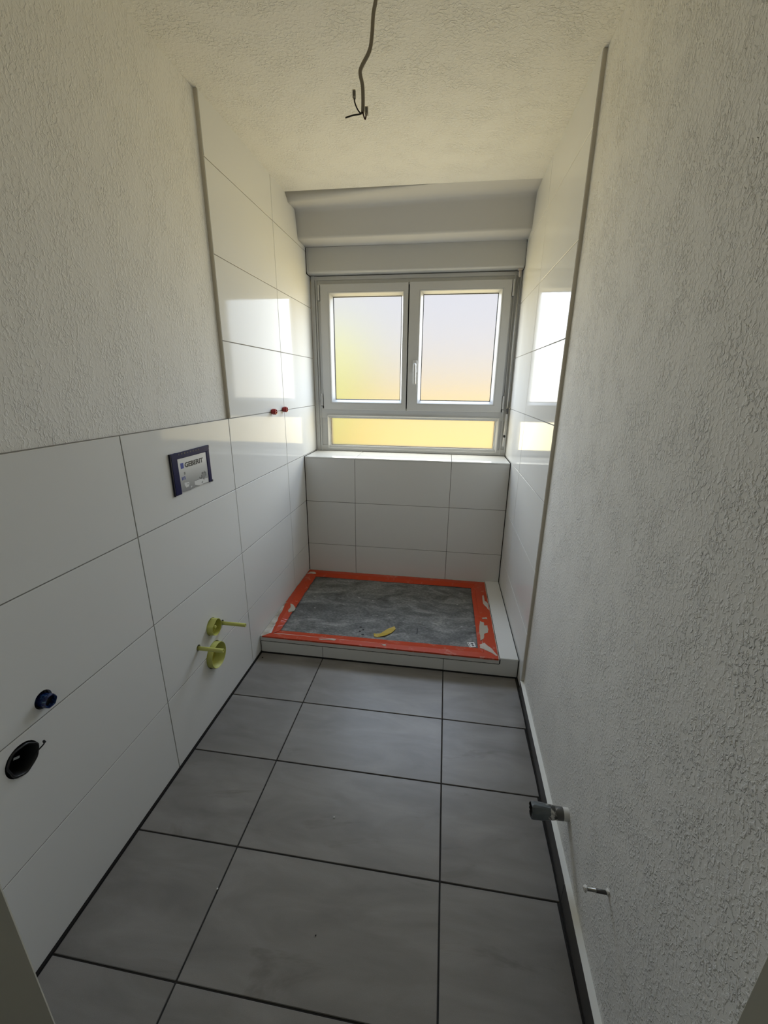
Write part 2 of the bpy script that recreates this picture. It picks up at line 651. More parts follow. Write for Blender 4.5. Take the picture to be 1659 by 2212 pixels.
BLUE = (-1.8590, 0.6310)
DRAIN = (-1.9330, 0.5350)
BIG = (-1.2010, 0.2730)
SMALL = (-1.1950, 0.4000)
PIPE1 = (-1.1180, 0.3690)
PIPE2 = (-1.2925, 0.3685)
bpy.context.view_layer.update()
for (hy, hz), hr in ((BLUE, 0.0215), (DRAIN, 0.0375), (BIG, 0.0560), (SMALL, 0.0360), (PIPE1, 0.0125), (PIPE2, 0.0125)):
    cut_hole([wall_l, bed_l] + hit_tiles(tiles_l, hy, hz, hr), hy, hz, hr)

# right wall: plaster part runs slightly out of square, tiled part is straight
bm = bmesh.new()
prism(bm, [(plaster_x(-2.60), -2.60), (plaster_x(-0.86), -0.86), (W + 0.0160, 0.45), (1.45, 0.45), (1.45, -2.60)], 'z', -0.02, 2.40)
wall_r = link('wall_right', bm, M['plaster_right'])
tag(wall_r, 'right wall, rough white plaster, white tiles beside the shower', kind='structure')
bm = bmesh.new()
add_box(bm, W + 0.0022, W + 0.020, YE - 0.0004, YW + 0.01, 0.0, ZC)
link('tile_bed', bm, M['wall_grout'], wall_r)
zr = [0.0045] + ROWS + [ZC + 0.004]
for j in range(len(zr) - 1):
    for a, c in ((YE - 0.0014, V3), (V3, YW + 0.02)):
        tile('wall_tile', wall_r, 'right', a, c, zr[j], zr[j + 1], W, M['glaze'])
box('edge_seam', W + 0.0012, W + 0.020, YE - 0.004, YE - 0.0002, 0.05, ZC, M['mortar'], wall_r, 0.001)
box('corner_joint', W - 0.0035, W + 0.004, 0.0005, 0.004, ZK, ZS - 0.004, M['dark_joint'], wall_r)
box('step_joint', W - 0.0035, W + 0.003, YK - 0.001, 0.0, 0.0, ZK + 0.002, M['dark_joint'], wall_r)
box('floor_joint', W - 0.004, W + 0.003, YE, YK, -0.004, 0.0035, M['dark_joint'], wall_r)

# back wall below the window
wall_b = box('wall_back', -0.12, 1.42, 0.0022, 0.45, -0.02, ZS - 0.009, M['wall_grout'])
tag(wall_b, 'white tiled parapet wall under the window', kind='structure')
zb = [ZK - 0.004, ROWS[0], ROWS[1], ZS - 0.0085]
xb = [0.0035, X1, X2, W - 0.0035]
for j in range(3):
    for i in range(3):
        tile('wall_tile', wall_b, 'back', xb[i], xb[i + 1], zb[j], zb[j + 1], 0.0, M['glaze'])
for i in range(3):
    tile('sill_tile', wall_b, 'up', xb[i], xb[i + 1], -0.0015, YW + 0.03, ZS, M['glaze'], tilt=0.0006)
box('sill_joint', 0.0, 0.0036, 0.0, YW, ZS - 0.006, ZS + 0.0015, M['dark_joint'], wall_b)
box('sill_joint', W - 0.0036, W, 0.0, YW, ZS - 0.006, ZS + 0.0015, M['dark_joint'], wall_b)

# wall above and around the window (outer leaf)
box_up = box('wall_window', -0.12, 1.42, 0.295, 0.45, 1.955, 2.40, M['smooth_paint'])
tag(box_up, 'wall above the window, hidden behind the shutter box', kind='structure')

# ceiling
ceil = box('ceiling', -0.14, 1.45, -2.60, 0.45, ZC, 2.40, M['plaster_ceiling'])
tag(ceil, 'white ceiling with rough rolled plaster', kind='structure')

# boxed-in beams between ceiling and shutter box: two soft steps, the upper one tapering out to the right
bm = bmesh.new()
NX = 26
left_p = [(0.225, 2.1116), (0.150, 2.1140), (0.0850, 2.1158), (0.0757, 2.1190), (0.0720, 2.1300), (0.0530, 2.2300), (0.0440, 2.2475),
          (0.0250, 2.2520), (-0.0480, 2.2468), (-0.0567, 2.2490), (-0.0600, 2.2550), (-0.0990, 2.2815)]
right_p = [(0.225, 2.1070), (0.160, 2.1150), (0.1060, 2.1235), (0.0968, 2.1280), (0.0940, 2.1380), (0.0570, 2.2560), (0.0490, 2.2720),
           (0.0320, 2.2775), (-0.0300, 2.2796), (-0.0600, 2.2803), (-0.0800, 2.2808), (-0.1000, 2.2815)]
mid_p = [(0.225, 2.1090), (0.155, 2.1145), (0.0970, 2.1200), (0.0880, 2.1235), (0.0845, 2.1345), (0.0555, 2.2470), (0.0470, 2.2625),
         (0.0290, 2.2672), (-0.0640, 2.2765), (-0.0790, 2.2790), (-0.0860, 2.2802), (-0.0920, 2.2815)]
rings = []
for i in range(NX + 1):
    t = i / NX
    x = -0.02 + t * 1.33
    tm = 0.60
    if t < tm:
        k = t / tm
        pr = [((1 - k) * a[0] + k * c_[0], (1 - k) * a[1] + k * c_[1]) for a, c_ in zip(left_p, mid_p)]
    else:
        k = (t - tm) / (1 - tm)
        pr = [((1 - k) * a[0] + k * c_[0], (1 - k) * a[1] + k * c_[1]) for a, c_ in zip(mid_p, right_p)]
    wob = 0.0012 * math.sin(9.0 * t + 0.6) + 0.0008 * math.sin(23 * t)
    pr = [(y + (wob if 1 <= q <= 8 else 0), z + (wob * 0.6 if 1 <= q <= 8 else 0)) for q, (y, z) in enumerate(pr)]
    rings.append([bm.verts.new((x, y, z)) for y, z in pr] + [bm.verts.new((x, 0.30, 2.30)), bm.verts.new((x, 0.30, 2.1116))])
n = len(rings[0])
for r0, r1 in zip(rings, rings[1:]):
    for k in range(n):
        bm.faces.new((r0[k], r1[k], r1[(k + 1) % n], r0[(k + 1) % n]))
bm.faces.new(rings[0])
bm.faces.new(rings[-1])
bmesh.ops.recalc_face_normals(bm, faces=bm.faces)
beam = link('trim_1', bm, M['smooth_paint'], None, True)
tag(beam, 'stepped white boxing between the ceiling and the shutter box', kind='structure')

# doorway wall behind the camera position, with the door frame the photographer stands in
DX0, DX1 = 0.398, 1.1715
bm = bmesh.new()
add_box(bm, -0.12, DX0 - 0.03, -2.56, YB - 0.006, -0.02, 2.40)
add_box(bm, DX1 + 0.03, 1.42, -2.56, YB - 0.006, -0.02, 2.40)
add_box(bm, DX0 - 0.03, DX1 + 0.03, -2.56, YB - 0.006, 2.06, 2.40)
wall_f = link('wall_front', bm, M['plaster_right'])
tag(wall_f, 'wall with the doorway the picture is taken from', kind='structure')
door = empty('door_1', (0.78, -2.40, 0))
tag(door, 'lacquered door frame at the lower picture corners', kind='structure')
for s, xa, xb_ in ((-1, DX0 - 0.032, DX0), (1, DX1, DX1 + 0.032)):
    bm = bmesh.new()
    add_box(bm, xa, xb_, -2.60, YB, 0.0, 2.03, 0.003)
    if s < 0:
        add_box(bm, xa - 0.045, xb_ - 0.004, YB - 0.008, YB + 0.001, 0.0, 2.03, 0.002)
    else:
        add_box(bm, xa + 0.004, xb_ + 0.045, YB - 0.008, YB + 0.001, 0.0, 2.03, 0.002)
    keep_world(link('door_jamb', bm, M['frame_paint']), door)
keep_world(box('door_head', DX0 - 0.03, DX1 + 0.03, -2.60, YB, 2.03, 2.06, M['frame_paint'], None, 0.003), door)

# hall behind the doorway
bm = bmesh.new()
add_box(bm, -1.2, -0.12, -4.5, -2.50, -0.1, 2.5)
add_box(bm, 1.42, 2.5, -4.5, -2.50, -0.1, 2.5)
add_box(bm, -1.2, 2.5, -4.6, -4.4, -0.1, 2.5)
add_box(bm, -1.2, 2.5, -4.6, -2.56, 2.40, 2.6)
hall = link('wall_hall', bm, M['hall'])
tag(hall, 'dim hall behind the doorway', kind='structure')

# ------------------------------------------------------------------ skirting along the right wall
base = empty('baseboard_right', (1.27, -1.5, 0))
tag(base, 'low dark grey tile skirting with a white caulked top along the right wall', kind='structure')


def skirt_z(y):
    pts = [(-2.6, 0.075), (-1.95, 0.0747), (-1.70, 0.0754), (-1.40, 0.066), (-1.16, 0.054), (-0.86, 0.044)]
    for (a, za), (c_, zc_) in zip(pts, pts[1:]):
        if a <= y <= c_:
            return za + (zc_ - za) * (y - a) / (c_ - a)
    return pts[-1][1]


def skirt_piece(name, ya, yb_, f0, f1, zlo, ztop_off, mat, steps=5):
    bm = bmesh.new()
    rr = []
    for k in range(steps + 1):
        y = ya + (yb_ - ya) * k / steps
        zt = skirt_z(y) + ztop_off if ztop_off is not None else 0.0045
        x = skirt_x(y)
        rr.append([bm.verts.new((x + f0, y, zlo(y))), bm.verts.new((x + f0, y, zt)), bm.verts.new((x + f1, y, zt)), bm.verts.new((x + f1, y, zlo(y)))])
    for a, c_ in zip(rr, rr[1:]):
        for k in range(4):
            bm.faces.new((a[k], a[(k + 1) % 4], c_[(k + 1) % 4], c_[k]))
    bm.faces.new(rr[0])
    bm.faces.new(rr[-1])
    bmesh.ops.recalc_face_normals(bm, faces=bm.faces)
    return keep_world(link(name, bm, mat), base)


ys = [-2.60, -2.3, -1.7045, -1.1115, YE - 0.001]
for a, c_ in zip(ys, ys[1:]):
    skirt_piece('skirting_tile', a + 0.0012, c_ - 0.0012, 0.0, 0.0085, lambda y: 0.003, 0.0, M['skirting'])
skirt_piece('caulk_strip', -2.60, YE - 0.001, 0.0004, 0.0185, lambda y: skirt_z(y) - 0.006, 0.0012, M['caulk'], 14)
skirt_piece('floor_joint', -2.60, YE - 0.001, -0.0040, 0.004, lambda y: -0.004, None, M['dark_joint'], 2)

# ------------------------------------------------------------------ shower step (tiled front and the flat strip on the right)
step = empty('trim_2', (0.64, YK, 0))
tag(step, 'low white tiled step in front of the shower', kind='structure')
ZF = 0.0660
bm = bmesh.new()
add_box(bm, 0.0, W, YK + 0.006, -0.004, 0.0, ZF - 0.006)
add_box(bm, 1.2015, W, YK + 0.006, -0.002, 0.0, 0.0945)
keep_world(link('step_core', bm, M['dark_joint']), step)
for a, c_ in ((0.0040, X1), (X1, X2)):
    keep_world(box('step_tile', a + 0.0014, c_ - 0.0014, YK, YK + 0.009, 0.0055, ZF, M['glaze'], None, 0.0008), step)
arc = [(1.2012 - 0.008 + 0.008 * math.cos(t), ZF + 0.008 - 0.008 * math.sin(t)) for t in (0.0, 0.4, 0.8, 1.2, 1.5708)]
poly = [(X2 + 0.0014, 0.0055), (W - 0.0042, 0.0055), (W - 0.0042, 0.0938)] + [(1.2022, 0.0938)] + [(a + 0.001, z_) for a, z_ in arc] + [(X2 + 0.0014, ZF)]
bm = bmesh.new()
prism(bm, poly, 'y', YK, YK + 0.009)
keep_world(link('step_tile', bm, M['glaze']), step)
bm = bmesh.new()
add_box(bm, 1.2020, W - 0.0045, YK + 0.0035, -0.0015, 0.0945, 0.1030, 0.0008)
keep_world(link('step_top_tile', bm, M['glaze']), step)
bm = bmesh.new()
add_box(bm, 1.1985, W - 0.004, YK - 0.0005, YK + 0.0034, 0.0945, 0.1028, 0.0006)
add_box(bm, 1.1985, 1.2018, YK + 0.0034, -0.0015, 0.0960, 0.1022, 0.0006)
keep_world(link('edge_profile', bm, M['white_trim']), step)
keep_world(box('floor_joint', 0.0, W, YK - 0.0035, YK + 0.003, -0.003, 0.0052, M['dark_joint']), step)
keep_world(box('grout_joint', X1 - 0.0014, X1 + 0.0014, YK + 0.002, YK + 0.009, 0.005, ZF, M['wall_grout']), step)
keep_world(box('grout_joint', X2 - 0.0014, X2 + 0.0014, YK + 0.002, YK + 0.009, 0.005, ZF, M['wall_grout']), step)

keep_world(box('tray_joint', 0.0035, 1.2015, YK + 0.0025, YK + 0.012, ZF - 0.002, ZF + 0.0065, M['dark_joint']), step)

# ------------------------------------------------------------------ shower tray under its orange tape and grey mat
tray = empty('shower_tray', (0.6, -0.4, ZF))
tag(tray, 'low shower tray under a dusty grey mat taped down with orange tape', 'shower tray')
ZB = 0.0855
bm = bmesh.new()
prof_o = (0.0035, 1.1965, YK + 0.001, -0.004)
# rim with a rounded front right corner, basin floor below
add_box(bm, prof_o[0], prof_o[1], prof_o[2], prof_o[3], ZF + 0.004, ZB - 0.009, 0.0)
rim_o = [(0.0035, YK), (1.1965, YK), (1.1965, -0.004), (0.0035, -0.004)]
rim_i = [(0.036, -0.772), (1.129, -0.772), (1.129, -0.044), (0.036, -0.044)]
lo_o = [bm.verts.new((x, y, ZF + 0.0055)) for x, y in rim_o]
up_o = [bm.verts.new((x, y, ZK)) for x, y in rim_o]
up_i = [bm.verts.new((x, y, ZK)) for x, y in rim_i]
lo_i = [bm.verts.new((x + (0.03 if x < 0.5 else -0.02), y + (0.03 if y < -0.4 else -0.03), ZB - 0.006)) for x, y in rim_i]
for k in range(4):
    q = (k + 1) % 4
    bm.faces.new((lo_o[k], lo_o[q], up_o[q], up_o[k]))
    bm.faces.new((up_o[k], up_o[q], up_i[q], up_i[k])).material_index = 1
    bm.faces.new((up_i[k], up_i[q], lo_i[q], lo_i[k]))
bmesh.ops.recalc_face_normals(bm, faces=bm.faces)
keep_world(link('tray_body', bm, [M['tray'], M['tray_dirty']]), tray)

# mat: gently uneven sheet
bm = bmesh.new()
nx, ny = 40, 26
grid = []
for j in range(ny + 1):
    row = []
    for i in range(nx + 1):
        x = 0.066 + (1.118 - 0.066) * i / nx
        y = -0.742 + (-0.078 + 0.742) * j / ny
        z = ZB + 0.0012 * math.sin(5 * x + 3 * y) + 0.0009 * math.sin(17 * y + 4 * x) + 0.0006 * math.sin(29 * x - 13 * y)
        z += 0.0028 * max(0, 1 - abs(y + 0.24 - 0.05 * math.sin(6 * x)) / 0.02)
        row.append(bm.verts.new((x, y, z)))
    grid.append(row)
for j in range(ny):
    for i in range(nx):
        bm.faces.new((grid[j][i], grid[j][i + 1], grid[j + 1][i + 1], grid[j + 1][i])).smooth = True
geom = bmesh.ops.extrude_face_region(bm, geom=list(bm.faces))
bmesh.ops.translate(bm, vec=(0, 0, -0.0015), verts=[g for g in geom['geom'] if isinstance(g, bmesh.types.BMVert)])
bmesh.ops.recalc_face_normals(bm, faces=bm.faces)
keep_world(link('protective_mat', bm, M['mat']), tray)
for (hx, hy), hr in zip([(0.493, -0.633), (0.511, -0.654), (0.496, -0.672), (0.516, -0.698)], (0.0055, 0.004, 0.004, 0.0055)):
    bm = bmesh.new()
    prism(bm, [(hx + hr * 1.3 * math.cos(a * 0.7854), hy + hr * 0.75 * math.sin(a * 0.7854)) for a in range(8)], 'z', ZB + 0.001, ZB + 0.0026)
    keep_world(link('punched_hole', bm, M['black']), tray)
bm = bmesh.new()
prism(bm, [(0.793, -0.645), (0.797, -0.646), (0.7975, -0.600), (0.7945, -0.598)], 'z', ZB, ZB + 0.0026)
keep_world(link('slit', bm, M['black']), tray)


def tape_strip(outer, mid, inner, n=24, zo=ZK + 0.0016, zm=ZK + 0.0013, zi=ZB + 0.0022, amp=0.0022, hang=0.0, step=0.0):
    """strip between three edge lines (each two xy points), falling from rim to mat"""
    bm = bmesh.new()
    rows = []
    for k in range(n + 1):
        t = k / n
        row = []
        for (a, c_), z in ((outer, zo), (mid, zm), (inner, zi)):
            x = a[0] + (c_[0] - a[0]) * t
            y = a[1] + (c_[1] - a[1]) * t
            jit = random.uniform(-amp, amp) if 0 < k < n else 0
            dx, dy = abs(c_[0] - a[0]), abs(c_[1] - a[1])
            if dx > dy:
                y += jit
            else:
                x += jit
            row.append(bm.verts.new((x, y, z)))
        if step:
            m_, i_ = row[1].co, row[2].co
            row.insert(2, bm.verts.new((m_.x + (i_.x - m_.x) * 0.06, m_.y + (i_.y - m_.y) * 0.06, m_.z - step)))
        if hang:
            o_ = row[0].co
            row.insert(0, bm.verts.new((o_.x, o_.y - 0.0006, o_.z - hang - random.uniform(0, 0.0012))))
        rows.append(row)
    m_ = len(rows[0])
    for a, c_ in zip(rows, rows[1:]):
        for q in range(m_ - 1):
            bm.faces.new((a[q], c_[q], c_[q + 1], a[q + 1])).smooth = False
    geom = bmesh.ops.extrude_face_region(bm, geom=list(bm.faces))
    bmesh.ops.translate(bm, vec=(0, 0, -0.0009), verts=[g for g in geom['geom'] if isinstance(g, bmesh.types.BMVert)])
    bmesh.ops.recalc_face_normals(bm, faces=bm.faces)
    return keep_world(link('tape_strip', bm, M['tape']), tray)


tape_strip(((0.008, -0.012), (1.192, -0.012)), ((0.03, -0.045), (1.155, -0.045)), ((0.072, -0.088), (1.105, -0.086)))
tape_strip(((0.006, -0.012), (0.006, -0.46)), ((0.034, -0.045), (0.038, -0.47)), ((0.072, -0.087), (0.078, -0.50)))
tape_strip(((0.006, -0.44), (0.052, -0.795)), ((0.038, -0.45), (0.063, -0.77)), ((0.077, -0.48), (0.081, -0.728)))
tape_strip(((1.1925, -0.012), (1.1925, -0.803)), ((1.128, -0.045), (1.128, -0.77)), ((1.104, -0.086), (1.104, -0.724)), amp=0.0012, step=0.003)
tape_strip(((0.014, -0.8085), (1.193, -0.8085)), ((0.045, -0.776), (1.165, -0.770)), ((0.080, -0.732), (1.106, -0.722)), amp=0.0008, hang=0.006, step=0.0045)

SMEARS = [
    ([(1.13, -0.489), (1.149, -0.5), (1.146, -0.529), (1.166, -0.526), (1.168, -0.567), (1.163, -0.594), (1.14, -0.612), (1.134, -0.657), (1.119, -0.666), (1.119, -0.588)], 'smear_beige'),
    ([(1.112, -0.699), (1.137, -0.688), (1.168, -0.731), (1.190, -0.782), (1.184, -0.787), (1.158, -0.761), (1.132, -0.745), (1.112, -0.725)], 'smear_white'),
    ([(1.165, -0.197), (1.173, -0.186), (1.173, -0.258), (1.190, -0.289), (1.190, -0.364), (1.179, -0.333), (1.162, -0.294)], 'smear_white'),
    ([(1.141, -0.454), (1.169, -0.445), (1.171, -0.464), (1.144, -0.468)], 'smear_beige'),
    ([(0.040, -0.478), (0.06, -0.482), (0.083, -0.51), (0.081, -0.535), (0.062, -0.563), (0.053, -0.549), (0.055, -0.516)], 'smear_beige'),
    ([(0.008, -0.080), (0.021, -0.046), (0.077, -0.042), (0.08, -0.053), (0.03, -0.073)], 'smear_white'),
    ([(0.306, -0.787), (0.362, -0.777), (0.396, -0.778), (0.388, -0.789), (0.323, -0.794)], 'smear_white'),
    ([(0.624, -0.780), (0.649, -0.779), (0.655, -0.791), (0.637, -0.792)], 'smear_white'),
]
for poly, mk in SMEARS:
    z0 = ZK + 0.0012
    bm = bmesh.new()
    ring = []
    for i, p in enumerate(poly):
        q = poly[(i + 1) % len(poly)]
        ring.append(p)
        ring.append(((p[0] + q[0]) / 2 + random.uniform(-0.003, 0.003), (p[1] + q[1]) / 2 + random.uniform(-0.003, 0.003)))
    cx_ = sum(p[0] for p in ring) / len(ring)
    cy_ = sum(p[1] for p in ring) / len(ring)

    def zz(x, y):          # follows the tape where it slopes down to the mat
        d = 0.0
        if x > 1.10:
            d = max(0.0, (1.128 - x) / 0.024)
        elif x < 0.10:
            d = max(0.0, (x - 0.045) / 0.036)
        return z0 - d * 0.0095
    a = [bm.verts.new((x, y, zz(x, y) - 0.002)) for x, y in ring]
    c_ = [bm.verts.new((x, y, zz(x, y) + 0.0012)) for x, y in ring]
    d_ = [bm.verts.new((cx_ + (x - cx_) * 0.6, cy_ + (y - cy_) * 0.6, zz(cx_ + (x - cx_) * 0.6, cy_) + 0.0030)) for x, y in ring]
    k_ = len(ring)
    for i in range(k_):
        q = (i + 1) % k_
        bm.faces.new((a[i], a[q], c_[q], c_[i]))
        bm.faces.new((c_[i], c_[q], d_[q], d_[i]))
    bm.faces.new(d_)
    bmesh.ops.recalc_face_normals(bm, faces=bm.faces)
    keep_world(link('mortar_smear', bm, M[mk]), tray)
# white printed label on the mat
stk = [(1.052, -0.683), (1.087, -0.676), (1.094, -0.716), (1.063, -0.724)]
bm = bmesh.new()
prism(bm, stk, 'z', ZB + 0.0012, ZB + 0.0030)
lab = keep_world(link('paper_label', bm, M['sticker']), tray)


def on_label(u, v):
    a, b_, c2, d2 = [Vector((p[0], p[1])) for p in stk]
    return (a * (1 - u) + b_ * u) * (1 - v) + (d2 * (1 - u) + c2 * u) * v


bm = bmesh.new()
for u0, u1, v0, v1 in ((0.10, 0.18, 0.10, 0.92), (0.45, 0.80, 0.22, 0.38), (0.50, 0.74, 0.44, 0.58), (0.45, 0.82, 0.66, 0.80), (0.36, 0.40, 0.3, 0.5)):
    prism(bm, [tuple(on_label(*q)) for q in ((u0, v0), (u1, v0), (u1, v1), (u0, v1))], 'z', ZB + 0.0028, ZB + 0.0033)
pr = link('label_print', bm, M['ink'])
pr.parent = lab
pr['kind'] = 'stuff'

# yellow scrap of tape lying on the mat
scrap = [(0.572, -0.684), (0.586, -0.692), (0.607, -0.676), (0.640, -0.632), (0.672, -0.608), (0.681, -0.624), (0.664, -0.665), (0.635, -0.699), (0.595, -0.712), (0.579, -0.713)]
bm = bmesh.new()
vt = [bm.verts.new((x, y, ZB + 0.0035 + 0.006 * (0.5 + 0.5 * math.sin(i * 2.1)))) for i, (x, y) in enumerate(scrap)]
bm.faces.new(vt)
bmesh.ops.triangulate(bm, faces=bm.faces)
geom = bmesh.ops.extrude_face_region(bm, geom=list(bm.faces))
bmesh.ops.translate(bm, vec=(0, 0, -0.0015), verts=[g for g in geom['geom'] if isinstance(g, bmesh.types.BMVert)])
bmesh.ops.recalc_face_normals(bm, faces=bm.faces)
tag(link('tape_scrap', bm, M['yellow_scrap']), 'curled yellow scrap of tape lying on the grey mat', 'tape scrap')

# ------------------------------------------------------------------ window
win = empty('window_1', (0.64, YW, ZS))
tag(win, 'white plastic window with two frosted casements above a fixed lower pane', kind='structure')


def wpart(name, bm, mat, parent=None, smooth=False):
    o = link(name, bm, mat, None, smooth)
    p = parent or win
    o.parent = p
    if p is win:
        o.matrix_parent_inverse = Matrix.Translation(win.location).inverted()
    return o


FX0, FX1, FZ0, FZ1 = 0.006, 1.2845, ZS + 0.001, 1.972
bm = bmesh.new()
# outer frame: four profiles, transom, stepped side channels
add_box(bm, FX0, 0.105, YW + 0.012, 0.335, FZ0, FZ1, 0.002)
add_box(bm, FX0, 0.030, YW + 0.000, YW + 0.02, FZ0, FZ1, 0.002)
add_box(bm, 0.0325, 0.0440, YW + 0.004, YW + 0.02, FZ0, FZ1, 0.002)
add_box(bm, 1.205, FX1, YW + 0.012, 0.335, FZ0, FZ1, 0.002)
add_box(bm, 1.2760, FX1, YW - 0.004, YW + 0.02, FZ0, FZ1, 0.002)
add_box(bm, 1.2460, 1.2560, YW + 0.004, YW + 0.02, FZ0, FZ1, 0.002)
add_box(bm, FX0 + 0.001, FX1 - 0.001, YW + 0.0126, 0.334, 1.880, FZ1 - 0.001, 0.002)
add_box(bm, FX0 + 0.002, FX1 - 0.002, YW + 0.0033, YW + 0.02, 1.9480, FZ1 - 0.002, 0.002)
add_box(bm, FX0 + 0.001, FX1 - 0.001, YW + 0.0066, 0.334, 1.110, 1.210, 0.002)
add_box(bm, FX0 + 0.0015, FX1 - 0.0015, YW + 0.0056, 0.3335, FZ0 + 0.0005, 0.926, 0.002)
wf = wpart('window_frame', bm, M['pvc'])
# fixed lower light
FB = (0.083, 1.232, 0.9000, 1.1330)
FG = (0.1045, 1.2060, 0.9260, 1.1110)
bm = bmesh.new()
frame_ring(bm, FB, FG, [(0, YW + 0.012), (0, YW + 0.001), (0.10, YW - 0.002), (0.28, YW - 0.001), (1, YW + 0.018), (1, YW + 0.030), (0, YW + 0.030)])
wpart('glazing_bead', bm, M['pvc'], wf)
bm = bmesh.new()
frame_ring(bm, (FG[0] - .004, FG[1] + .004, FG[2] - .004, FG[3] + .004), (FG[0] + 0.0025, FG[1] - 0.0025, FG[2] + 0.0025, FG[3] - 0.0025), [(0, YW + 0.0165), (1, YW + 0.0175), (1, YW + 0.026), (0, YW + 0.026)])
wpart('gasket', bm, M['gasket'], wf)
bm = bmesh.new()
add_box(bm, FG[0] - 0.01, FG[1] + 0.01, 0.2925, 0.3000, FG[2] - 0.01, FG[3] + 0.01)
wpart('pane', bm, M['frosted'], wf)
# black box fills the gap between the casements, its shade put into the colour
bm = bmesh.new()
add_box(bm, 0.60, 0.66, YW + 0.006, 0.31, 1.180, 1.915)
wpart('dark_gap_fill', bm, M['gasket'])


def casement(outer, bead, glass):
    bm = bmesh.new()
    yf = YW - 0.014
    frame_ring(bm, outer, bead, [(0, YW + 0.02), (0, yf + 0.003), (0.04, yf), (0.97, yf), (1, yf + 0.0015), (1, YW + 0.02)])
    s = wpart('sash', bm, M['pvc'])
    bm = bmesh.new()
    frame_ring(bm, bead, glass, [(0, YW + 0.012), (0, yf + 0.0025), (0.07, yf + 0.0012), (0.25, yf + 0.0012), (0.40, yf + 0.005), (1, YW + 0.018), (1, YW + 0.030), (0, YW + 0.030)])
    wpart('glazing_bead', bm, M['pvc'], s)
    g = glass
    bm = bmesh.new()
    frame_ring(bm, (g[0] - .004, g[1] + .004, g[2] - .004, g[3] + .004), (g[0] + 0.003, g[1] - 0.003, g[2] + 0.003, g[3] - 0.003), [(0, YW + 0.0165), (1, YW + 0.0175), (1, YW + 0.026), (0, YW + 0.026)])
    wpart('gasket', bm, M['gasket'], s)
    bm = bmesh.new()
    add_box(bm, g[0] - 0.01, g[1] + 0.01, 0.2925, 0.3000, g[2] - 0.01, g[3] + 0.01)
    wpart('pane', bm, M['frosted'], s)
    return s


sash_l = casement((0.0675, 0.6225, 1.1680, 1.9240), (0.1180, 0.5960, 1.2080, 1.8800), (0.1440, 0.5810, 1.2330, 1.8560))
sash_r = casement((0.6300, 1.2330, 1.1680, 1.9260), (0.6900, 1.1860, 1.2080, 1.8810), (0.7140, 1.1620, 1.2330, 1.8600))
# hinges
for x, z0, z1 in ((0.0580, 1.832, 1.922), (0.0580, 1.178, 1.270), (1.2415, 1.836, 1.926), (1.2415, 1.172, 1.268)):
    bm = bmesh.new()
    add_box(bm, x - 0.0055, x + 0.0055, YW - 0.020, YW + 0.010, z0, z1, 0.003, 0, 2)
    wpart('hinge', bm, M['pvc'])
    if z0 < 1.5:
        bm = bmesh.new()
        add_box(bm, x - 0.0058, x + 0.0058, YW - 0.0205, YW + 0.008, z0 + 0.010, z0 + 0.0135)
        add_box(bm, x + (0.0045 if x < 0.5 else -0.0065), x + (0.0065 if x < 0.5 else -0.0045), YW - 0.0205, YW + 0.008, z0 - 0.004, z0 + 0.0135)
        wpart('hinge_gap', bm, M['gasket'])
# handle: rosette, neck and lever pointing down
hx = 0.6765
bm = bmesh.new()
add_box(bm, hx - 0.0140, hx + 0.0140, YW - 0.024, YW - 0.013, 1.405, 1.480, 0.006, 0, 3)
hr_ = wpart('handle', bm, M['pvc'], sash_r)
bm = bmesh.new()
add_tube(bm, smooth_path([(hx, YW - 0.022, 1.452), (hx, YW - 0.045, 1.453), (hx, YW - 0.056, 1.442), (hx + 0.001, YW - 0.058, 1.40), (hx + 0.002, YW - 0.058, 1.335)], 5), 0.0088, 12)
for v_ in bm.verts:
    if v_.co.z < 1.43:
        v_.co.x = hx + 0.001 + (v_.co.x - hx - 0.001) * 1.05
bmesh.ops.recalc_face_normals(bm, faces=bm.faces)
lv = link('lever', bm, M['pvc'])
lv.parent = sash_r

# roller shutter box above the window
sb = empty('shutter_box', (0.64, 0.21, 1.975))
tag(sb, 'white roller shutter box with a rounded lower edge directly above the window', 'shutter box')
bm = bmesh.new()
prof = [(0.2960, 2.1100), (0.2045, 2.1100), (0.2045, 1.9860)] + [(0.2165 - 0.012 * math.cos(t), 1.9860 - 0.012 * math.sin(t)) for t in (0.35, 0.75, 1.15, 1.5708)] + [(0.2960, 1.9740)]
prism(bm, prof, 'x', 0.0150, 1.2800)
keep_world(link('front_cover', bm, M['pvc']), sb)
for a, c_ in ((0.0040, 0.0140), (1.2808, 1.2850)):
    bm = bmesh.new()
    prism(bm, [(0.2960, 2.1100), (0.2035, 2.1100), (0.2035, 1.9850), (0.2120, 1.9730), (0.2960, 1.9730)], 'x', a, c_)
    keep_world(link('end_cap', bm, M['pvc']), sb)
for a, c_ in ((0.0000, 0.0040), (1.2850, W)):
    keep_world(box('side_gap', a, c_, 0.2030, 0.2960, 1.970, 2.110, M['dark_joint']), sb)

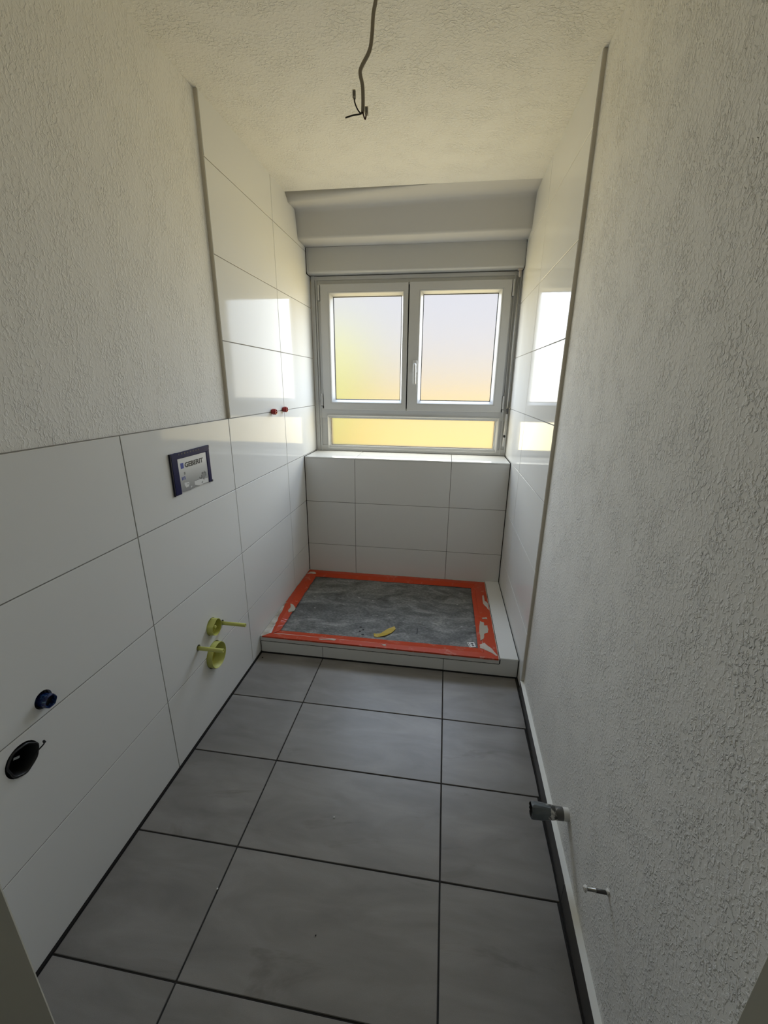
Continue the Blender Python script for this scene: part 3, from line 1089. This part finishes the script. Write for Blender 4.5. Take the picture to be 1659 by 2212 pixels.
# crank rod of the shutter at the right window edge
cr = empty('shutter_crank', (1.267, 0.24, 0.97))
tag(cr, 'thin grey shutter crank rod hanging beside the right window edge', 'crank rod')
bm = bmesh.new()
add_box(bm, 1.2555, 1.2795, 0.222, 0.254, 1.966, 1.9745, 0.002)
add_tube(bm, [(1.2675, 0.236, 1.970), (1.2675, 0.236, 1.945), (1.2670, 0.237, 1.930)], [0.0085, 0.0070, 0.0060], 12)
bmesh.ops.recalc_face_normals(bm, faces=bm.faces)
keep_world(link('knuckle_joint', bm, M['smear_white']), cr)
keep_world(tube('rod', [(1.2665, 0.237, 1.940), (1.2672, 0.237, 1.60), (1.2690, 0.238, 1.178)], 0.0058, M['metal']), cr)
keep_world(tube('grip', [(1.2690, 0.238, 1.165), (1.2680, 0.238, 1.040), (1.2650, 0.238, 0.955)], 0.0068, M['pvc']), cr)
bm = bmesh.new()
add_tube(bm, [(1.2692, 0.2378, 1.190), (1.2690, 0.2378, 1.160)], 0.0074, 12)
bmesh.ops.recalc_face_normals(bm, faces=bm.faces)
keep_world(link('rod_joint', bm, M['dark_metal']), cr)
keep_world(box('clip', 1.2580, 1.2720, 0.226, 0.240, 1.012, 1.028, M['black'], None, 0.003), cr)

# ------------------------------------------------------------------ things on the left wall
# flush-plate opening under its navy film and printed card
fp = empty('flush_plate_cover', (0.0, -1.19, 0.97))
tag(fp, 'square navy film cover holding a grey printed card on the left tiles', 'cover')
bm = bmesh.new()
add_box(bm, 0.0006, 0.0075, -1.3010, -1.2685, 0.968, 1.108, 0.002)
add_box(bm, 0.0006, 0.0070, -1.3010, -1.0755, 1.0865, 1.1085, 0.002)
add_box(bm, 0.0006, 0.0060, -1.0965, -1.0745, 0.9695, 1.1085, 0.002)
rnd = random.Random(3)
for v_ in bm.verts:
    v_.co.y += rnd.uniform(-0.0012, 0.0012)
    v_.co.z += rnd.uniform(-0.0012, 0.0012)
keep_world(link('film_frame', bm, M['navy']), fp)
for bx, be in (((0.0002, 0.0066, -1.3045, -1.2990, 0.966, 1.1085), 0.0015), ((0.0030, 0.0072, -1.0790, -1.0735, 1.0985, 1.1090), 0.001),
               ((0.0015, 0.0066, -1.0800, -1.0700, 0.9680, 0.9760), 0.001)):
    keep_world(box('film_edge', *bx, M['navy_dark'], None, be), fp)
for k in range(8):
    yy = -1.262 + k * 0.0165
    keep_world(box('notch', 0.0064, 0.0074, yy, yy + 0.006, 1.0995, 1.1035 + (k % 3) * 0.001, M['navy_dark']), fp)
card_poly = [(-1.272, 1.0885), (-1.0950, 1.0885), (-1.0965, 0.970), (-1.132, 0.9722), (-1.150, 0.9745), (-1.163, 0.9705), (-1.188, 0.9715), (-1.216, 0.9695), (-1.274, 0.9725)]
bm = bmesh.new()
prism(bm, card_poly, 'x', 0.0008, 0.0042)
card = link('printed_card', bm, M['card'])
card.parent = fp
card.matrix_parent_inverse = Matrix.Translation(fp.location).inverted()


def on_card(name, bm, mat):
    o = link(name, bm, mat)
    o.parent = card
    return o


XC = 0.0042
bm = bmesh.new()
prism(bm, [(-1.254, 1.0705), (-1.2370, 1.0700), (-1.2365, 1.0515), (-1.2535, 1.0515)], 'x', XC, XC + 0.0003)
on_card('blue_square', bm, M['ink_blue'])
for k in range(3):
    y0 = -1.2555 + k * 0.0072
    bm = bmesh.new()
    prism(bm, [(y0, 1.0235), (y0 + 0.0042, 1.0235), (y0 + 0.0046, 1.0120), (y0 + 0.0012, 1.0120)], 'x', XC, XC + 0.0003)
    on_card('blue_stroke', bm, M['ink_blue'])
# lettering
cu = bpy.data.curves.new('lettering', 'FONT')
cu.body = 'GEBERIT'
cu.size = 0.0255
cu.space_character = 0.98
cu.offset = 0.0010
cu.extrude = 0.0001
cu.resolution_u = 3
to = bpy.data.objects.new('lettering', cu)
COL.objects.link(to)
bpy.context.view_layer.update()
dg = bpy.context.evaluated_depsgraph_get()
tme = bpy.data.meshes.new_from_object(to.evaluated_get(dg))
bpy.data.objects.remove(to)
tme.materials.clear()
tme.materials.append(M['ink'])
xs = [v_.co.x for v_ in tme.vertices]
ysx = [v_.co.y for v_ in tme.vertices]
sx = 0.1115 / (max(xs) - min(xs))
sy = 0.0180 / (max(ysx) - min(ysx))
mnx, mny = min(xs), min(ysx)
for v_ in tme.vertices:
    u_, w_, d_ = (v_.co.x - mnx) * sx, (v_.co.y - mny) * sy, v_.co.z
    v_.co = (XC + 0.0002 + d_, -1.2310 + u_, 1.0515 + w_)
lt = bpy.data.objects.new('lettering', tme)
COL.objects.link(lt)
lt.parent = card
# printed picture: floor, toilet, wash stand
bm = bmesh.new()
prism(bm, [(-1.187, 0.994), (-1.15, 0.995), (-1.143, 0.992), (-1.101, 0.988), (-1.101, 0.973), (-1.134, 0.974), (-1.164, 0.973), (-1.187, 0.981)], 'x', XC, XC + 0.0002)
bm2 = bm
prism(bm2, [(-1.245, 1.002), (-1.218, 0.999), (-1.219, 0.991), (-1.224, 0.984), (-1.238, 0.983), (-1.246, 0.994)], 'x', XC, XC + 0.0002)
prism(bm2, [(-1.212, 0.9800), (-1.206, 0.9830), (-1.203, 0.9800), (-1.212, 0.9755)], 'x', XC, XC + 0.0002)
tag(on_card('picture_white', bm2, M['print_white']), kind='stuff')
bm = bmesh.new()
prism(bm, [(-1.139, 1.008), (-1.113, 1.0145), (-1.111, 0.998), (-1.127, 0.992), (-1.140, 0.997)], 'x', XC + 0.0001, XC + 0.0003)
prism(bm, [(-1.240, 1.0375), (-1.233, 1.0385), (-1.232, 1.0290), (-1.240, 1.0290)], 'x', XC, XC + 0.0002)
tag(on_card('picture_grey', bm, M['print_grey']), kind='stuff')
bm = bmesh.new()
for y0, y1, z0, z1 in ((-1.1410, -1.1385, 0.996, 1.008), (-1.1135, -1.1105, 1.000, 1.0135), (-1.1355, -1.1325, 1.010, 1.017), (-1.1205, -1.1180, 1.012, 1.019),
                       (-1.1480, -1.1430, 0.9945, 0.9985), (-1.1540, -1.1510, 0.9970, 1.0030), (-1.1300, -1.1265, 0.9870, 0.9940), (-1.1450, -1.1400, 0.9775, 0.9810),
                       (-1.1400, -1.1370, 0.9800, 0.9840), (-1.1390, -1.1120, 1.0125, 1.0138), (-1.2290, -1.2240, 0.9925, 0.9950), (-1.1870, -1.1430, 0.9945, 0.9955)):
    add_box(bm, XC + 0.0001, XC + 0.0004, y0, y1, z0, z1)
tag(on_card('picture_lines', bm, M['print_line']), kind='stuff')

# yellow-green pipe caps and bolt sleeves of the toilet mount
dc = empty('drain_cap', (0.0, BIG[0], BIG[1]))
tag(dc, 'large round yellow-green cap in the toilet drain hole, lower of the two caps', 'pipe cap')
bm = bmesh.new()
lathe_x(bm, [(-0.022, 0.0530), (0.0205, 0.0530), (0.0220, 0.0521), (0.0215, 0.0508), (-0.018, 0.0500), (-0.020, 0.048)], *BIG, n=40)
bmesh.ops.recalc_face_normals(bm, faces=bm.faces)
keep_world(link('cap_rim', bm, M['green'], None, True), dc)
bm = bmesh.new()
r_ = lathe_x(bm, [(-0.020, 0.0500), (-0.0215, 0.030), (-0.0200, 0.004)], *BIG, n=40)
bm.faces.new(r_[-1])
bmesh.ops.recalc_face_normals(bm, faces=bm.faces)
keep_world(link('cap_bottom', bm, M['green_shaded'], None, True), dc)
keep_world(tube('wall_opening', [(-0.10, *BIG), (-0.024, *BIG)], 0.0555, M['black'], None, 32), dc)


def flat_side(a, r):
    # straight cut across the upper left of the small cap
    th = math.radians(116)
    d = math.cos(a - th)
    lim = 0.80 * r
    return min(r, lim / d) if d > 0.05 else r


ic = empty('inlet_cap', (0.0, SMALL[0], SMALL[1]))
tag(ic, 'small yellow-green cap with one flat side and an inner peg, above the large cap', 'pipe cap')
bm = bmesh.new()
lathe_x(bm, [(-0.020, 0.0340), (0.0230, 0.0340), (0.0242, 0.0333), (0.0238, 0.0322), (0.001, 0.0318), (0.000, 0.030)], *SMALL, n=48, shape=flat_side)
bmesh.ops.recalc_face_normals(bm, faces=bm.faces)
keep_world(link('cap_rim', bm, M['green']), ic)
bm = bmesh.new()
r_ = lathe_x(bm, [(0.000, 0.0322), (-0.001, 0.004)], *SMALL, n=48, shape=flat_side)
bm.faces.new(r_[-1])
bmesh.ops.recalc_face_normals(bm, faces=bm.faces)
keep_world(link('cap_bottom', bm, M['green_shaded']), ic)
bm = bmesh.new()
add_tube(bm, [(-0.002, *SMALL), (0.015, *SMALL), (0.019, *SMALL)], [0.0075, 0.0070, 0.0055], 14)
bmesh.ops.recalc_face_normals(bm, faces=bm.faces)
keep_world(link('peg', bm, M['green']), ic)
bm = bmesh.new()
add_box(bm, -0.002, 0.011, SMALL[0] - 0.030, SMALL[0] - 0.006, SMALL[1] - 0.0012, SMALL[1] + 0.0012)
bmesh.ops.rotate(bm, cent=(0, *SMALL), matrix=Matrix.Rotation(math.radians(-62), 3, 'X'), verts=bm.verts)
bmesh.ops.rotate(bm, cent=(0, *SMALL), matrix=Matrix.Rotation(math.radians(100), 3, 'X'), verts=bm.verts)
keep_world(link('rib', bm, M['green']), ic)
keep_world(tube('wall_opening', [(-0.10, *SMALL), (-0.022, *SMALL)], 0.0357, M['black'], None, 32), ic)

for (py, pz), lab_, ln in ((PIPE1, 'thin yellow-green bolt sleeve sticking out right of the small cap', 0.104), (PIPE2, 'thin yellow-green bolt sleeve left of the large cap, crossing in front of it', 0.101)):
    s_ = empty('bolt_sleeve', (0.0, py, pz))
    tag(s_, lab_, 'bolt sleeve', 'bolt sleeves of the toilet mount')
    bm = bmesh.new()
    rr = lathe_x(bm, [(-0.030, 0.0078), (ln - 0.001, 0.0078), (ln, 0.0072), (ln, 0.0036), (ln - 0.012, 0.0034)], py, pz - 0.002, 20)
    bm.faces.new(rr[0])
    bmesh.ops.recalc_face_normals(bm, faces=bm.faces)
    for f in bm.faces:
        f.smooth = len(f.verts) == 4
    keep_world(link('sleeve', bm, M['green']), s_)
    keep_world(tube('bolt_end', [(ln - 0.030, py, pz - 0.002), (ln - 0.010, py, pz - 0.002)], 0.0036, M['black'], None, 10), s_)
    keep_world(tube('wall_opening', [(-0.10, py, pz), (-0.010, py, pz)], 0.0122, M['black'], None, 20), s_)

# blue taped water stub
bs = empty('water_stub', (0.0, *BLUE))
tag(bs, 'dark blue wrapped pipe stub in a round hole of the left tiles', 'pipe stub')
bm = bmesh.new()
rnd = random.Random(5)


def lump(a, r):
    return r * (1 + 0.05 * math.cos(6 * a + 0.5))


by, bz = BLUE[0] + 0.002, BLUE[1] - 0.004
rr = lathe_x(bm, [(-0.05, 0.0150), (0.004, 0.0155), (0.010, 0.0160), (0.0150, 0.0158), (0.0170, 0.0145), (0.0165, 0.0125), (0.004, 0.0120)], by, bz, 24, lump)
bm.faces.new(rr[0])
for v_ in bm.verts:
    v_.co.y += rnd.uniform(-0.0006, 0.0006)
    v_.co.z += rnd.uniform(-0.0006, 0.0006)
bmesh.ops.recalc_face_normals(bm, faces=bm.faces)
keep_world(link('wrapped_pipe', bm, M['blue']), bs)
keep_world(tube('pipe_bore', [(-0.006, by, bz), (0.0060, by, bz)], 0.0121, M['black'], None, 20), bs)
keep_world(tube('wall_opening', [(-0.10, *BLUE), (-0.020, *BLUE)], 0.0212, M['black'], None, 24), bs)

# black drain hole of the wash basin
dh = empty('basin_drain', (0.0, *DRAIN))
tag(dh, 'black open drain pipe with a torn film scrap, low on the left tiles', 'drain pipe')
bm = bmesh.new()


def ragged(a, r):
    return r * (1 + 0.045 * math.sin(3 * a + 1) + 0.03 * math.sin(7 * a))


lathe_x(bm, [(-0.060, 0.0340), (0.000, 0.0345), (0.0030, 0.0350), (0.0045, 0.0320), (0.002, 0.0300), (-0.060, 0.0290)], *DRAIN, n=36, shape=ragged)
bmesh.ops.recalc_face_normals(bm, faces=bm.faces)
keep_world(link('pipe_collar', bm, M['black'], None, True), dh)
keep_world(tube('wall_opening', [(-0.11, *DRAIN), (-0.050, *DRAIN)], 0.0370, M['black'], None, 28), dh)
bm = bmesh.new()
add_tube(bm, smooth_path([(0.001, -1.9065, 0.522), (0.006, -1.9035, 0.530), (0.009, -1.8975, 0.534), (0.012, -1.8930, 0.5385), (0.013, -1.8915, 0.5425)], 4), [0.0016] * 17, 6)
add_tube(bm, [(0.013, -1.8915, 0.5415), (0.013, -1.8925, 0.5470)], [0.0032, 0.0024], 8)
bmesh.ops.recalc_face_normals(bm, faces=bm.faces)
keep_world(link('film_scrap', bm, M['black']), dh)
bm = bmesh.new()
add_box(bm, 0.001, 0.0022, -1.951, -1.938, 0.549, 0.554)
bmesh.ops.rotate(bm, cent=(0, -1.945, 0.551), matrix=Matrix.Rotation(math.radians(-25), 3, 'X'), verts=bm.verts)
keep_world(link('film_shred', bm, M['print_grey']), dh)

# two red plugs of the shower tap
for k, ((py, pz), lab_) in enumerate((((-0.4545, 1.1935), 'red plastic plug in the left shower wall, left one of the pair'), ((-0.3030, 1.1965), 'red plastic plug on the tile joint, nearer the window'))):
    rp = empty('red_plug', (0.0, py, pz))
    tag(rp, lab_, 'plug', 'red plugs on the shower wall')
    bm = bmesh.new()

    def hexed(a, r):
        return r * (1 + 0.035 * math.cos(8 * a))
    rr = lathe_x(bm, [(-0.006, 0.0110), (0.004, 0.0115), (0.0050, 0.0145), (0.0200, 0.0145), (0.0245, 0.0130), (0.0250, 0.0100), (0.0215, 0.0090)], py, pz, 32, hexed)
    bm.faces.new(rr[0])
    bm.faces.new(rr[-1])
    bmesh.ops.recalc_face_normals(bm, faces=bm.faces)
    keep_world(link('plug_body', bm, M['red']), rp)
    bm = bmesh.new()
    add_box(bm, 0.0200, 0.0265, py - 0.0075, py + 0.0075, pz - 0.0020, pz + 0.0020, 0.0008)
    keep_world(link('plug_slot', bm, M['red']), rp)

# ------------------------------------------------------------------ things on the right wall
PYR, PZR = -1.608, 0.1950
XW = plaster_x(PYR)
pr_ = empty('pipe_outlet', (XW, PYR, PZR))
tag(pr_, 'short grey pipe outlet with mortar spatters sticking out low from the right wall', 'pipe outlet')


def neg(prof):
    return [(XW - d, r) for d, r in prof]


bm = bmesh.new()
rr = lathe_x(bm, neg([(-0.02, 0.0165), (0.020, 0.0165), (0.023, 0.0155)]), PYR, PZR, 24)
bm.faces.new(rr[0])
bm.faces.new(rr[-1])
bmesh.ops.recalc_face_normals(bm, faces=bm.faces)
keep_world(link('mortar_collar', bm, M['mortar_white'], None, True), pr_)
bm = bmesh.new()
rr = lathe_x(bm, neg([(0.015, 0.0168), (0.0440, 0.0172), (0.0450, 0.0160)]), PYR, PZR, 24)
bmesh.ops.recalc_face_normals(bm, faces=bm.faces)
keep_world(link('pipe', bm, M['grey_tape'], None, True), pr_)
bm = bmesh.new()
rr = lathe_x(bm, neg([(0.034, 0.0172), (0.045, 0.0186), (0.056, 0.0190), (0.060, 0.0188)]), PYR, PZR, 24)
for v_ in bm.verts:
    v_.co.x += 0.004 * math.sin(5 * v_.co.y * 60)
bmesh.ops.recalc_face_normals(bm, faces=bm.faces)
keep_world(link('spatter_band', bm, M['spattered'], None, True), pr_)
bm = bmesh.new()


def tapered(a, r):
    return r * (1 + 0.075 * math.cos(3 * a + 0.4) + 0.03 * math.cos(7 * a))


rr = lathe_x(bm, neg([(0.050, 0.0188), (0.070, 0.0215), (0.092, 0.0220), (0.1000, 0.0205), (0.1005, 0.0188), (0.070, 0.0180)]), PYR, PZR, 28, tapered)
bm.faces.new(rr[-1])
for f in bm.faces:
    if all(v_ in rr[-1] or v_ in rr[-2] for v_ in f.verts):
        f.material_index = 1  # bore faces black: darkness inside the open end put into the colour
bmesh.ops.recalc_face_normals(bm, faces=bm.faces)
rnd = random.Random(21)
for v_ in bm.verts:
    v_.co += Vector((rnd.uniform(-0.0012, 0.0012), rnd.uniform(-0.0009, 0.0009), rnd.uniform(-0.0009, 0.0009)))
keep_world(link('rubber_sleeve', bm, [M['grey_sleeve'], M['black']]), pr_)

SYR, SZR = -1.8690, 0.3240
XS = plaster_x(SYR)
ds = empty('wall_dowel', (XS, SYR, SZR))
tag(ds, 'thin plaster-crusted bolt sticking out low from the right wall, nearest the doorway', 'bolt')
keep_world(tube('bolt', [(XS + 0.02, SYR, SZR), (XS - 0.048, SYR + 0.001, SZR)], 0.0036, M['metal'], None, 10), ds)
keep_world(tube('bolt_thread', [(XS - 0.001, SYR, SZR), (XS - 0.024, SYR + 0.0005, SZR)], 0.0040, M['dark_metal'], None, 10), ds)
for name, px, r0 in (('plaster_crust', XS - 0.046, 0.0062), ('plaster_crust', XS - 0.001, 0.0065)):
    bm = bmesh.new()
    bmesh.ops.create_icosphere(bm, subdivisions=2, radius=r0)
    rnd = random.Random(11)
    for v_ in bm.verts:
        v_.co *= rnd.uniform(0.75, 1.25)
        v_.co.x *= 0.7
        v_.co += Vector((px, SYR, SZR + 0.002))
    keep_world(link(name, bm, M['mortar_white']), ds)

# ------------------------------------------------------------------ bare cable hanging from the ceiling
YC_ = -1.30
cb = empty('ceiling_cable', (0.690, YC_, ZC))
tag(cb, 'bent grey lamp cable with bare wires hanging from the ceiling', 'cable')
path = [(0.690, ZC + 0.004), (0.688, 2.225), (0.682, 2.1615), (0.6759, 2.1332), (0.6728, 2.0982), (0.6665, 2.0711), (0.6472, 2.0445), (0.6439, 2.0324), (0.6489, 2.0107), (0.6494, 1.9827), (0.6486, 1.9621)]
keep_world(tube('sheath', smooth_path([(x, YC_ + 0.006 * math.sin(z * 14), z) for x, z in path], 5), 0.0044, M['cable'], None, 12), cb)
ye_ = YC_ + 0.006 * math.sin(1.9621 * 14)
for pts, mk in (([(0.6486, ye_, 1.9635), (0.6440, ye_ - 0.003, 1.9590), (0.6365, ye_ - 0.006, 1.9660), (0.6303, ye_ - 0.006, 1.9789), (0.6289, ye_ - 0.004, 1.9880)], 'wire'),
                ([(0.6486, ye_, 1.9640), (0.6450, ye_, 1.9595), (0.6250, ye_ - 0.006, 1.9545), (0.6074, ye_ - 0.010, 1.9490)], 'wire'),
                ([(0.6486, ye_, 1.9640), (0.6515, ye_ - 0.004, 1.9530), (0.6552, ye_ - 0.007, 1.9450), (0.6568, ye_ - 0.007, 1.9470), (0.6580, ye_ - 0.006, 1.9550)], 'wire_brown')):
    keep_world(tube('wire', smooth_path(pts, 5), 0.0017, M[mk], None, 8), cb)
for x, y, z in ((0.6285, ye_ - 0.004, 1.9960), (0.6590, ye_ - 0.006, 1.9610)):
    bm = bmesh.new()
    add_box(bm, x - 0.0036, x + 0.0036, y - 0.004, y + 0.004, z - 0.0085, z + 0.0085, 0.0012)
    k_ = keep_world(link('wire_clamp', bm, M['clear']), cb)
    bm = bmesh.new()
    add_box(bm, x - 0.0026, x + 0.0026, y - 0.0030, y + 0.0030, z - 0.0050, z + 0.0062, 0.0008)
    o_ = link('clamp_screw', bm, M['wire'])
    o_.parent = k_

# ------------------------------------------------------------------ crumbs on the floor
for (x, y), r0, mk, lab_ in (((0.597, -1.578), 0.0032, 'mortar_white', 'tiny white plaster crumb on the middle floor tile'),
                             ((0.330, -1.816), 0.0026, 'mortar_white', 'tiny white plaster crumb on the left long floor joint'),
                             ((0.628, -1.872), 0.0022, 'black', 'tiny dark crumb on the nearest large floor tile'),
                             ((0.028, -0.852), 0.0045, 'black', 'small dark spot of dirt at the left foot of the shower step')):
    bm = bmesh.new()
    bmesh.ops.create_icosphere(bm, subdivisions=1, radius=r0)
    rnd = random.Random(int(x * 1000))
    for v_ in bm.verts:
        v_.co *= rnd.uniform(0.7, 1.15)
        v_.co.z = v_.co.z * 0.6 + r0 * 0.42
        v_.co.x += x
        v_.co.y += y
    tag(link('plaster_crumb' if mk != 'black' else 'dirt_crumb', bm, M[mk]), lab_, 'crumb')

# ------------------------------------------------------------------ outside, seen only as colour through the frosted panes
yard = box('ground', -14, 16, 0.46, 14.0, -1.30, -1.20, M['yard'])
tag(yard, 'sunlit yellowish yard outside the window', kind='structure')
bm = bmesh.new()
add_box(bm, -9.0, 10.0, 5.2, 8.0, -1.2, 1.22)
add_box(bm, -9.2, 10.2, 5.05, 8.15, 1.22, 1.34)
fac = link('yellow_annex', bm, M['facade'])
tag(fac, 'low yellow rendered annex across the yard, blurred by the frosted panes', 'building')
tr = empty('shrub', (-0.9, 4.2, -1.2))
tag(tr, 'light green shrub left outside, blurred by the frosted left pane', 'shrub')
bm = bmesh.new()
rnd = random.Random(9)
for k in range(9):
    bmesh.ops.create_icosphere(bm, subdivisions=2, radius=rnd.uniform(0.35, 0.55),
                               matrix=Matrix.Translation((-1.0 + rnd.uniform(-0.7, 0.5), 4.1 + rnd.uniform(-0.3, 0.3), 1.15 + rnd.uniform(-0.9, 0.75))))
for v_ in bm.verts:
    v_.co += Vector((rnd.uniform(-.06, .06), rnd.uniform(-.06, .06), rnd.uniform(-.06, .06)))
keep_world(link('foliage', bm, M['leaves']), tr)
keep_world(tube('stem', [(-0.95, 4.2, -1.2), (-0.95, 4.2, 0.2)], [0.07, 0.05], M['cable'], None, 8), tr)
